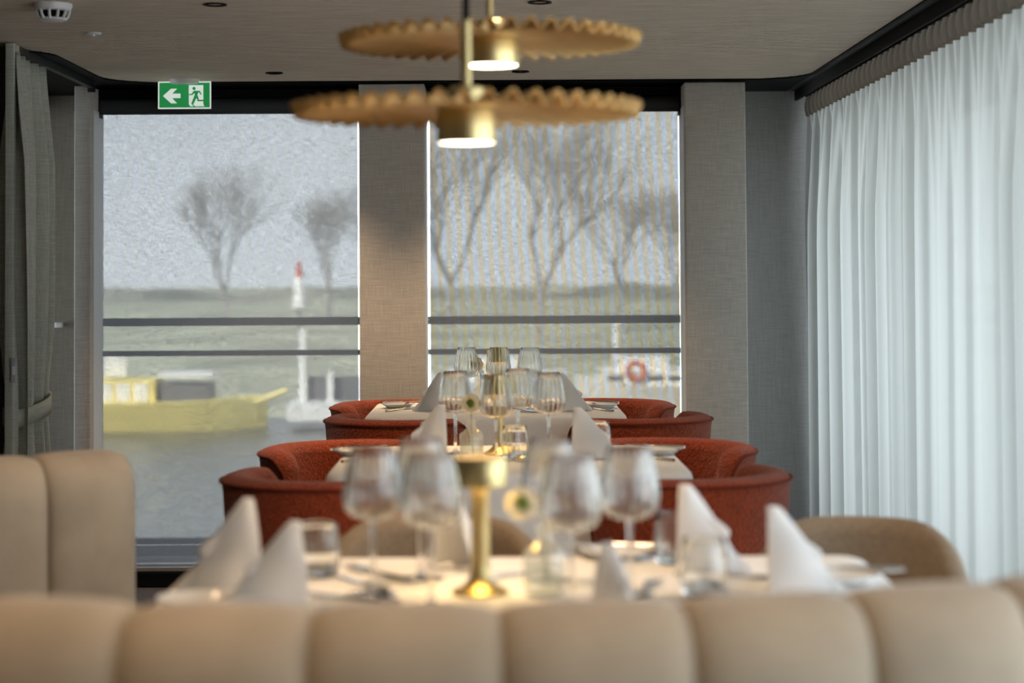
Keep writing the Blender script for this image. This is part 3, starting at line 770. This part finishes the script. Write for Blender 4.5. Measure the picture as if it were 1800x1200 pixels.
def napkin_mesh(h, L, w, seed):
    """standing folded napkin: upright folded edge at the origin side, slope falling toward +X, two wings and turned corners"""
    rnd = random.Random(seed); m = MB()
    def wing(sgn, hh, LL, ww, dx):
        g = []
        for i in range(13):
            v = i/12                         # 0 at base, 1 at tip
            z = hh*v
            ring = []
            for j in range(11):
                u = j/10                     # 0 at the ridge (slope side), 1 at the upright edge
                xr_ = LL*(1-v)**.92 + .012*v                     # ridge
                x = xr_*(1-u) + (-.004+dx)*u
                yv = sgn*ww*(u**.8)*(1-v)**.75 + sgn*.007*math.sin(PI*u) + .003*math.sin(v*7+u*3+seed)
                ring.append((x, yv + sgn*.0016, z + .004*math.sin(u*PI)*(1-v)))
            g.append(ring)
        m.loft(g, False)
    wing(1, h, L, w, 0); wing(-1, h, L, w, 0)
    # inner layer a little lower whose corners peep out along the slope
    for sgn in (1, -1):
        g = []
        for i in range(9):
            v = i/8; z = h*.70*v; ring = []
            for j in range(7):
                u = j/6
                ring.append((L*1.10*(1-v)**.8*(1-u*.7) + .028*(v > .5)*(1-u) , sgn*(.006 + .012*u*(1-v)), z))
            g.append(ring)
        m.loft(g, False)
    return m
napk_meshes = []
for sd_, (h_, l_, w_) in enumerate(((.125, .105, .042), (.118, .112, .046), (.130, .098, .040))):
    napk_meshes.append(napkin_mesh(h_, l_, w_, sd_+1).mesh('napkin', M_napkin, True, 50))
ncount = [0]
def napkin(pos, ang, label, scale=1.0):
    o = bpy.data.objects.new('napkin', napk_meshes[ncount[0] % 3]); C.objects.link(o); ncount[0] += 1
    o.location = pos; o.rotation_euler = (0, 0, ang); o.scale = (scale,)*3
    sm = o.modifiers.new('thickness', 'SOLIDIFY'); sm.thickness = .0022; sm.offset = 0
    sb = o.modifiers.new('soft', 'SUBSURF'); sb.levels = 1; sb.render_levels = 1
    return tag(o, label, 'napkin', 'white standing napkins')
def table_lamp(pos, label, proto=[]):
    if proto: return dup(proto[0], label, pos, 0)
    t = thing('table_lamp', label, 'lamp', pos, 0, 'small brass table lamps'); proto.append(t)
    MB().lathe([(.0001, .0005), (.042, .0005), (.043, .003), (.040, .006), (.028, .011), (.019, .020), (.0148, .032), (.0138, .050), (.0138, .150), (.016, .160), (.0001, .160)], 48).build('stem_and_foot', M_brass, t)
    shd = MB().lathe([(.0385, .1605), (.0408, .1605), (.0412, .163), (.0412, .200), (.0395, .203), (.0001, .2035)], 48).build('shade', M_brass, t)
    MB().lathe([(.017, .166), (.037, .166)], 40).build('led_ring', M_led, shd)
    return t
def _vase(label, pos, rz, group):
    t = thing('bottle_vase', label, 'vase', pos, rz, group)
    prof = [(.0001, .001, 0), (.028, .001, 0), (.030, .004, .5), (.0305, .012, 1), (.0305, .058, 1), (.0285, .066, .8), (.020, .074, .3), (.0125, .080, 0), (.0105, .088, 0), (.0105, .098, 0), (.0135, .101, 0), (.0135, .104, 0), (.0115, .104, 0)]
    bo = MB().lathe(prof, 112, rib=.022, ribn=28).build('bottle', M_vase, t, ang=60)
    MB().lathe([(.0001, .004), (.026, .004), (.0275, .008), (.0275, .048), (.0001, .048)], 32).build('water', M_water, bo)
    return t
def flower(vpos, head, label):
    v = Vector(vpos); hd = Vector(head)
    t = thing('scabious_flower', label, 'flower', tuple(v + Vector((0, 0, .012))), 0)
    rel = hd - v - Vector((0, 0, .012)); nk = Vector((0, 0, .090))
    pts = []
    for i in range(13):
        u = i/12
        p = nk*(2*u*(1-u)) + rel*(u*u) if u > 0 else Vector((.006, .004, 0))
        if u <= .5: p = Vector((.004*(1-2*u), .003*(1-2*u), .094*2*u))
        else:
            w_ = (u-.5)*2; a = Vector((0, 0, .094)); b = Vector((0, 0, .094+.55*(rel.z-.094))); p = a*(1-w_)**2 + b*2*w_*(1-w_) + rel*w_*w_
        pts.append(p)
    MB().tube(pts, .0013, 6).build('stem', M_leafstem, t)
    yv = Vector((rel.x*.3, -1, .25)).normalized()
    q = yv.to_track_quat('Z', 'Y')
    c = MB().lathe([(.0001, .0105), (.006, .0095), (.0108, .0045), (.012, 0), (.009, -.006), (.0001, -.009)], 18).build('flower_center', M_green, t)
    c.location = rel; c.rotation_mode = 'QUATERNION'; c.rotation_quaternion = q
    pm = MB()
    g = []
    for i in range(5):
        s_ = i/4; wd = .0042*(.5+1.0*math.sin(PI*min(1, s_*.72+.12)))
        g.append([(-wd, .007+.018*s_, .001+.003*math.sin(s_*3)), (0, .007+.019*s_, .003*math.sin(s_*3)), (wd, .007+.018*s_, .001+.003*math.sin(s_*3))])
    me = pm.loft(g, False).mesh('petal', M_petal)
    for k in range(16):
        o = bpy.data.objects.new('petal', me); C.objects.link(o); o.parent = t; o.location = rel + q @ Vector((0, 0, -.002 if k % 2 else .001))
        o.rotation_mode = 'QUATERNION'; o.rotation_quaternion = q @ Matrix.Rotation(2*PI*k/16 + .1*math.sin(k*5), 3, 'Z').to_quaternion() @ Matrix.Rotation(.35*math.sin(k*2.3), 3, 'X').to_quaternion()
    return t
wine, tumbler, plate, knife, fork, vase = map(place_kind, (_wine, _tumbler, _plate, _knife, _fork, _vase))
def T(px, py): p = atZ(px, py, TZ); return Vector((p.x, p.y, TZ+.0005))
def G(px, rim_py):                          # stand a wine glass so that its rim centre is seen at this pixel
    p = atZ(px, rim_py, TZ+.2195); return Vector((p.x, p.y, TZ+.0005))
up = lambda v, dz: Vector((v.x, v.y, v.z+dz))
WG, TG, PG, KG, FG, VG = 'ribbed wine glasses on the tables', 'ribbed tumblers on the tables', 'white side plates', 'steel knives', 'steel forks', 'ribbed glass bottle vases'

# --- nearest table
wine(G(655, 786), .1, 'large ribbed wine glass on the nearest table, leftmost', WG)
wine(G(757, 797), .4, 'ribbed wine glass on the nearest table, directly left of the lamp shade', WG)
wine(G(738, 771), .2, 'ribbed wine glass on the nearest table, behind the two glasses left of the lamp', WG)
wine(G(1003, 800), .7, 'ribbed wine glass on the nearest table, just right of the cream flower', WG)
wine(G(1106, 785), .3, 'large ribbed wine glass on the nearest table, rightmost', WG)
wine(G(966, 772), .9, 'ribbed wine glass on the nearest table, farthest one above the cream flower', WG)
tumbler(T(558, 1013), 0, 'tumbler on the nearest table between left napkins and leftmost wine glass', TG)
tumbler(T(1188, 990), .4, 'tumbler on the nearest table, left of the standing napkin before the right rust chair', TG)
tumbler(T(1238, 1046), .2, 'tumbler on the nearest table, in front of the right standing napkin', TG)
table_lamp(T(845, 1043), 'small brass table lamp on the nearest table, large and blurred')
vb = T(957, 1046); vase(vb, .2, 'ribbed bottle vase on the nearest table, right of the lamp', VG)
flower(vb, atY(917, 884, vb.y-.01), 'cream flower with green centre leaning left, nearest table')
napkin(T(441, 1030), PI+.45, 'standing white napkin at the far left of the nearest table', 1.08)
napkin(T(524, 1058), PI+.35, 'standing white napkin second from left on the nearest table', 1.0)
napkin(T(1200, 1002), -.25, 'standing white napkin on the nearest table in front of the right rust chair', 1.06)
napkin(T(1355, 1040), -.12, 'standing white napkin at the right end of the nearest table before the tan chair', 1.02)
napkin(T(792, 1004), PI/2-.5, 'standing white napkin behind the glasses left of the lamp, nearest table', 1.04)
napkin(T(1068, 1080), -PI/2+.5, 'standing white napkin on the sofa side right of the vase, nearest table', .78)
plate(T(352, 1068), 0, 'side plate at the left end of the nearest table', PG)
plate(T(1085, 981), 0, 'side plate behind the rightmost wine glass on the nearest table', PG)
plate(T(1478, 1024), 0, 'side plate at the right end of the nearest table', PG)
plate(T(1290, 1050), 0, 'side plate in front of the right standing napkins, nearest table', PG)
knife(up(T(1478, 1022), .0175), 1.3, 'butter knife lying on the right end side plate, nearest table', KG)
knife(up(T(1082, 980), .0175), 1.2, 'butter knife lying on the plate behind the rightmost glass, nearest table', KG)
for px, py, a, lab in ((640, 1030, .5, 'left of the lamp between glasses'), (905, 1012, -.7, 'right of the lamp stem'), (610, 1052, 1.0, 'near the sofa left of the lamp')):
    knife(T(px, py), a, 'steel knife on the nearest table, ' + lab, KG)
for px, py, a, lab in ((668, 1012, .6, 'between the left glasses'), (1300, 1018, 1.4, 'between the two right napkins'), (1130, 1040, -.3, 'right of the front napkin')):
    fork(T(px, py), a, 'steel fork on the nearest table, ' + lab, FG)

# --- middle table
wine(G(800, 653), .3, 'ribbed wine glass on the middle table, leftmost', WG)
wine(G(872, 660), .6, 'ribbed wine glass on the middle table, in front of the brass lamp', WG)
wine(G(910, 648.5), .1, 'ribbed wine glass on the middle table, just right of the brass lamp', WG)
wine(G(964, 655), .5, 'ribbed wine glass on the middle table, rightmost', WG)
table_lamp(T(878, 798), 'small brass table lamp on the middle table, behind a wine glass')
vb = T(829, 807); vase(vb, .5, 'ribbed bottle vase on the middle table, left of its lamp', VG)
flower(vb, atY(827, 709, vb.y-.012), 'cream flower with green centre upright in the middle table vase')
tumbler(T(905, 806), .2, 'tumbler on the middle table, right of its lamp foot', TG)
tumbler(T(1050, 797), .6, 'tumbler on the middle table, behind the right napkin', TG)
tumbler(T(760, 796), .1, 'tumbler on the middle table, behind the left napkin', TG)
napkin(T(779, 806), PI+.2, 'standing white napkin at the left of the middle table', 1.12)
napkin(T(1012, 806), -.2, 'standing white napkin at the right of the middle table', 1.12)
plate(T(622, 800), 0, 'side plate at the left end of the middle table', PG)
plate(T(1160, 798), 0, 'side plate at the right end of the middle table', PG)
knife(up(T(632, 799), .0175), -.7, 'butter knife lying on the left side plate of the middle table', KG)
knife(up(T(1153, 797), .0175), .8, 'butter knife lying on the right side plate of the middle table', KG)
fork(T(1145, 806), .55, 'steel fork on the middle table, before the right side plate', FG)
fork(T(640, 808), -.55, 'steel fork on the middle table, before the left side plate', FG)
knife(T(940, 815), .6, 'steel knife on the middle table, near its front edge', KG)

# --- farthest table
wine(G(820, 611), .2, 'ribbed wine glass on the farthest table, leftmost', WG)
wine(G(876, 611), .5, 'ribbed wine glass on the farthest table, in front of the brass lamp', WG)
wine(G(931, 611), .8, 'ribbed wine glass on the farthest table, rightmost against the blind', WG)
table_lamp(T(876, 713), 'small brass table lamp on the farthest table by the window')
vb = T(845, 717); vase(vb, .1, 'ribbed bottle vase on the farthest table', VG)
flower(vb, atY(838, 640, vb.y-.004), 'green centred cream flower leaning left on the farthest table')
sp_ = thing('dried_sprig', 'wispy dried sprig with tiny dark seed heads on the farthest table', 'sprig', tuple(vb + Vector((.006, .004, .012))))
sm_, se_ = MB(), MB(); rnd = random.Random(11)
for k in range(15):
    tip = atY(rnd.uniform(822, 858), rnd.uniform(600, 655), vb.y) - Vector(sp_.location)
    a = Vector((0, 0, .094)); b = a*.5 + tip*.5 + Vector((.01, 0, .0))
    sm_.tube([(0, 0, .0), a, b, tip], .0005, 4)
    se_.lathe([(.0001, -.0018), (.0016, 0), (.0001, .0018)], 6, tuple(tip))
    for j in range(2):
        q = tip + Vector((rnd.uniform(-.012, .012), rnd.uniform(-.01, .01), rnd.uniform(-.016, .006)))
        sm_.tube([b, q], .0004, 4); se_.lathe([(.0001, -.0016), (.0014, 0), (.0001, .0016)], 6, tuple(q))
sm_.build('stems', M_leafstem, sp_); o = se_.build('seed_heads', M_seed, sp_); o['kind'] = 'stuff'
napkin(T(778, 722), PI+.15, 'standing white napkin at the left of the farthest table', 1.05)
napkin(T(985, 722), -.15, 'standing white napkin at the right of the farthest table', 1.05)
plate(T(700, 717), 0, 'side plate at the left end of the farthest table', PG)
plate(T(1058, 717), 0, 'side plate at the right end of the farthest table', PG)
knife(up(T(706, 716), .0175), -.8, 'butter knife lying on the left side plate of the farthest table', KG)
knife(up(T(1051, 716), .0175), .8, 'butter knife lying on the right side plate of the farthest table', KG)
fork(T(704, 721), -.5, 'steel fork on the farthest table, before the left side plate', FG)
fork(T(1052, 721), .5, 'steel fork on the farthest table, before the right side plate', FG)
knife(T(790, 722), -.5, 'steel knife on the farthest table, left front edge', KG)
fork(T(925, 723), .6, 'steel fork on the farthest table, at the foot of the rightmost glass', FG)

# ================================================================== outside
dk = MB().box(-4, 3, 8.72, 9.45, -.10, -.02)
o = struct(dk.build('balcony_deck', M_deck, smooth=False), 'grey balcony deck outside the back windows')
zz = atY(300, 945, 9.38).z
struct(MB().box(-4, 3, 9.36, 9.42, -.02, zz).build('deck_upstand', M_boatgrey, smooth=False), 'dark upstand at the edge of the balcony')
struct(MB().box(-4, 3, 9.20, 9.23, -.02, atY(300, 958, 9.2).z).build('deck_gutter', M_decklite, smooth=False), 'pale gutter edge on the balcony')
t = thing('balcony_railing', 'black two bar balcony railing outside the back windows', 'railing', (0, 9.30, -.02))
for a_, b_ in ((558, 572), (615.5, 625)):
    z1 = atY(400, a_, 9.3).z + .02; z0 = atY(400, b_, 9.3).z + .02
    MB().rbox(-4, 3, -.02, .02, z0, z1, .006).build('bar', M_rail, t)
for px in (690, 1255, 120):
    x = atY(px, 500, 9.3).x; MB().box(x-.02, x+.02, -.018, .018, 0, 1.03).build('post', M_rail, t, smooth=False)
WZ = -2.5
struct(MB().add([(-150, 9.6, WZ), (150, 9.6, WZ), (150, 58, WZ), (-150, 58, WZ)], [(0, 1, 2, 3)]).build('river', M_river, smooth=False), 'calm grey river between the ship and the far bank')
bank = []; rnd = random.Random(5)
for (Y, z) in ((54, -2.7), (56, -2.2), (62, -1.75), (75, -1.15), (95, -.65), (125, -.55), (220, -.5), (400, -.7)):
    bank.append([(-190 + 380*j/60, Y + 1.2*math.sin(j*1.7), z + .12*math.sin(j*2.3+Y)) for j in range(61)])
struct(MB().loft(bank, False).build('far_bank', M_grass), 'green grassy bank across the river')
def bare_tree(px, Y, zb, h, spread, label, seed, depth=7):
    rnd = random.Random(seed); x = atY(px, 520, Y).x
    t = thing('bare_tree', label, 'tree', (x, Y, zb))
    tr_, br, tw = MB(), MB(), MB()
    def grow(p, d, ln, r, k):
        q = p + d*ln
        tgt = tr_ if k == 0 else br if k < 3 else tw
        mid = p + d*ln*.5 + Vector((rnd.uniform(-1, 1), rnd.uniform(-1, 1), 0))*ln*.05
        tgt.tube([p, mid, q], [r, r*.82, r*.62], 6 if k < 2 else 3, False)
        if k >= depth: return
        nb = 3 if k in (0, 2, 3, 5) else 2
        for b in range(nb + (1 if k == 1 else 0)):
            a = Vector((rnd.uniform(-1, 1), rnd.uniform(-1, 1), rnd.uniform(-.25, .7)))
            nd = (d*(1.0) + a*spread).normalized(); nd.z += .10; nd.normalize()
            grow(p.lerp(q, rnd.uniform(.72, 1)), nd, ln*rnd.uniform(.70, .92), r*.64, k+1)
    grow(Vector((0, 0, -.2)), Vector((rnd.uniform(-.06, .06), 0, 1)).normalized(), h*.20, h*.013, 0)
    tr_.build('trunk', M_bark, t); br.build('branches', M_bark, t)
    o = tw.build('twigs', M_bark, t); o['kind'] = 'stuff'
    return t
bare_tree(395, 90, -.85, 9.0, .75, 'bare tree seen through the left blind, left of the pale beacon', 1)
bare_tree(575, 97, -.7, 8.5, .75, 'bare tree seen through the left blind near the middle pillar', 2)
bare_tree(690, 88, -.9, 9.5, .7, 'bare tree behind the middle pillar', 3)
bare_tree(795, 84, -1.1, 11.5, .7, 'big bare tree seen through the right blind, left of centre', 4)
bare_tree(945, 74, -1.2, 12.5, .72, 'biggest bare tree seen through the right blind, centre', 5)
bare_tree(1085, 96, -.7, 9.0, .75, 'bare tree seen through the right blind, right of centre', 6)
bare_tree(1190, 86, -.9, 8.5, .75, 'bare tree seen through the right blind by the right pillar', 8)
hb = []
for z in (0, 1):
    hb.append([(-150+300*j/120, 150 + 2*math.sin(j), -.6 + z*(.95 + .3*math.sin(j*.7) + .25*math.sin(j*1.9))) for j in range(121)])
hb.append([(p[0], p[1]+4, p[2]) for p in hb[1]]); 
struct(MB().loft(hb, False).build('far_hedge', M_hedge), 'dark hedge line on the horizon')
# beacon on the bank
Yb = 70; b0, b1 = atY(526, 522, Yb), atY(526, 458, Yb)
t = thing('bank_beacon', 'white conical beacon with red top on the far bank', 'beacon', (b0.x, Yb, b0.z)); hh = b1.z-b0.z
MB().lathe([(.25, -.4), (.22, 0), (.16, hh*.5), (.13, hh*.55)], 12).build('cone', M_boatwhite, t)
MB().lathe([(.13, hh*.55), (.05, hh), (.0001, hh)], 12).build('red_top', M_red, t)
MB().tube([(0, 0, -1.8), (0, 0, 0)], .05, 8).build('mast', M_boatgrey, t)
# yellow boat
YT = 50
def bx(px0, px1, py0, py1, dy0, dy1, O): 
    a, b = atY(px0, py1, YT), atY(px1, py0, YT)
    return (a.x-O.x, b.x-O.x, dy0, dy1, a.z-O.z, b.z-O.z)
def hull(px0, px1, py_top, py_bot, O, depth=1.5, bow=1):
    a, b = atY(px0, py_bot, YT), atY(px1, py_top, YT); x0, x1, z0, z1 = a.x-O.x, b.x-O.x, min(a.z-O.z, 0)-.05, b.z-O.z
    g = []
    for i in range(13):
        u = i/12; x = x0+(x1-x0)*u; k = (1-max(0, (u-.6)/.4)**2) if bow > 0 else (1-max(0, (.4-u)/.4)**2)
        rise = .18*(z1-z0)*(u if bow > 0 else 1-u)**3
        g.append([(x, -depth*k, z1+rise), (x, -depth*.8*k, z0), (x, depth*.8*k, z0), (x, depth*k, z1+rise)])
    return MB().loft(g, True, True, True)
O = atY(300, 738, YT); O.z = WZ
t = thing('yellow_boat', 'yellow work boat with white cabin windows seen through the left blind', 'boat', tuple(O))
hull(90, 470, 703, 738, O).build('hull', M_yellow, t, ang=30)
cab = MB().box(*bx(120, 282, 664, 708, -.8, .8, O)).build('cabin', M_yellow, t, smooth=False)
for k in range(3): MB().box(*bx(184+31*k, 208+31*k, 671, 702, -.83, -.79, O)).build('cabin_window', M_boatwhite, cab, smooth=False)
MB().box(*bx(292, 372, 672, 712, -.7, .7, O)).build('engine_box', M_boatgrey, t, smooth=False)
MB().box(*bx(288, 378, 654, 662, -.75, .75, O)).build('canopy', M_boatwhite, t, smooth=False)
MB().box(*bx(188, 226, 626, 660, -.3, .3, O)).build('wheelhouse_box', M_boatwhite, t, smooth=False)
q0, q1 = atY(448, 706, YT)-O, atY(506, 684, YT)-O
MB().tube([q0+Vector((0, -.3, 0)), q1+Vector((0, -.3, 0))], .07, 8).build('bow_boom', M_yellow, t)
# jetty
O = atY(555, 722, YT); O.z = WZ
t = thing('jetty', 'white floating jetty with posts seen through left blind beside the yellow boat', 'jetty', tuple(O))
MB().box(*bx(512, 600, 704, 735, -1, 1, O)).build('pontoon', M_boatwhite, t, smooth=False)
for a_, b_, tp in ((526, 538, 578), (576, 586, 652)): MB().box(*bx(a_, b_, tp, 712, -.12, .02, O)).build('post', M_boatwhite, t, smooth=False)
MB().box(*bx(540, 640, 662, 706, .2, .6, O)).build('grey_shed', M_boatgrey, t, smooth=False)
# white cruisers
def cruiser(px0, px1, label, deck, roof, bow):
    O = atY((px0+px1)/2, 738, YT); O.z = WZ
    t = thing('motor_yacht', label, 'boat', tuple(O), 0, 'white motor yachts across the river')
    hull(px0, px1, deck, 740, O, 1.6, bow).build('hull', M_boatwhite, t, ang=30)
    ww = px1-px0
    cab = MB().box(*bx(px0+ww*.18, px0+ww*.82, roof+22, deck+6, -1.2, 1.2, O)).build('cabin', M_boatwhite, t, smooth=False)
    MB().box(*bx(px0+ww*.28, px0+ww*.66, roof, roof+24, -1.0, 1.0, O)).build('flybridge', M_boatwhite, t, smooth=False)
    n = 4
    for k in range(n):
        a = px0+ww*(.22+.145*k); MB().box(*bx(a, a+ww*.11, roof+30, deck-8, -1.24, -1.19, O)).build('cabin_window', M_boatglass, cab, smooth=False)
    return t, O
cruiser(740, 1000, 'white motor yacht seen through right blind behind the farthest glasses', 664, 628, 1)
t2, O2 = cruiser(1012, 1250, 'white motor yacht with red lifebuoy seen through right blind', 672, 626, -1)
lb = MB(); ctr = atY(1118, 652, YT-1.35)-O2
g = []
for i in range(16):
    a = 2*PI*i/16; g.append([(ctr.x + (.20+.06*math.cos(b))*math.cos(a), ctr.y + .06*math.sin(b), ctr.z + (.20+.06*math.cos(b))*math.sin(a)) for b in [2*PI*j/8 for j in range(8)]])
lb.loft(g+[g[0]], True).build('lifebuoy', M_red, t2)
p = atY(1084, 575, 55)
t = thing('mooring_pole', 'white mooring pole seen through right blind between the railing bars', 'pole', (p.x, 55, WZ))
MB().tube([(0, 0, -.3), (0, 0, p.z-WZ)], .11, 10).build('pole', M_boatwhite, t)
MB().lathe([(.11, 0), (.13, .02), (.13, .10), (.0001, .16)], 12, (0, 0, p.z-WZ)).build('cap', M_boatwhite, t)
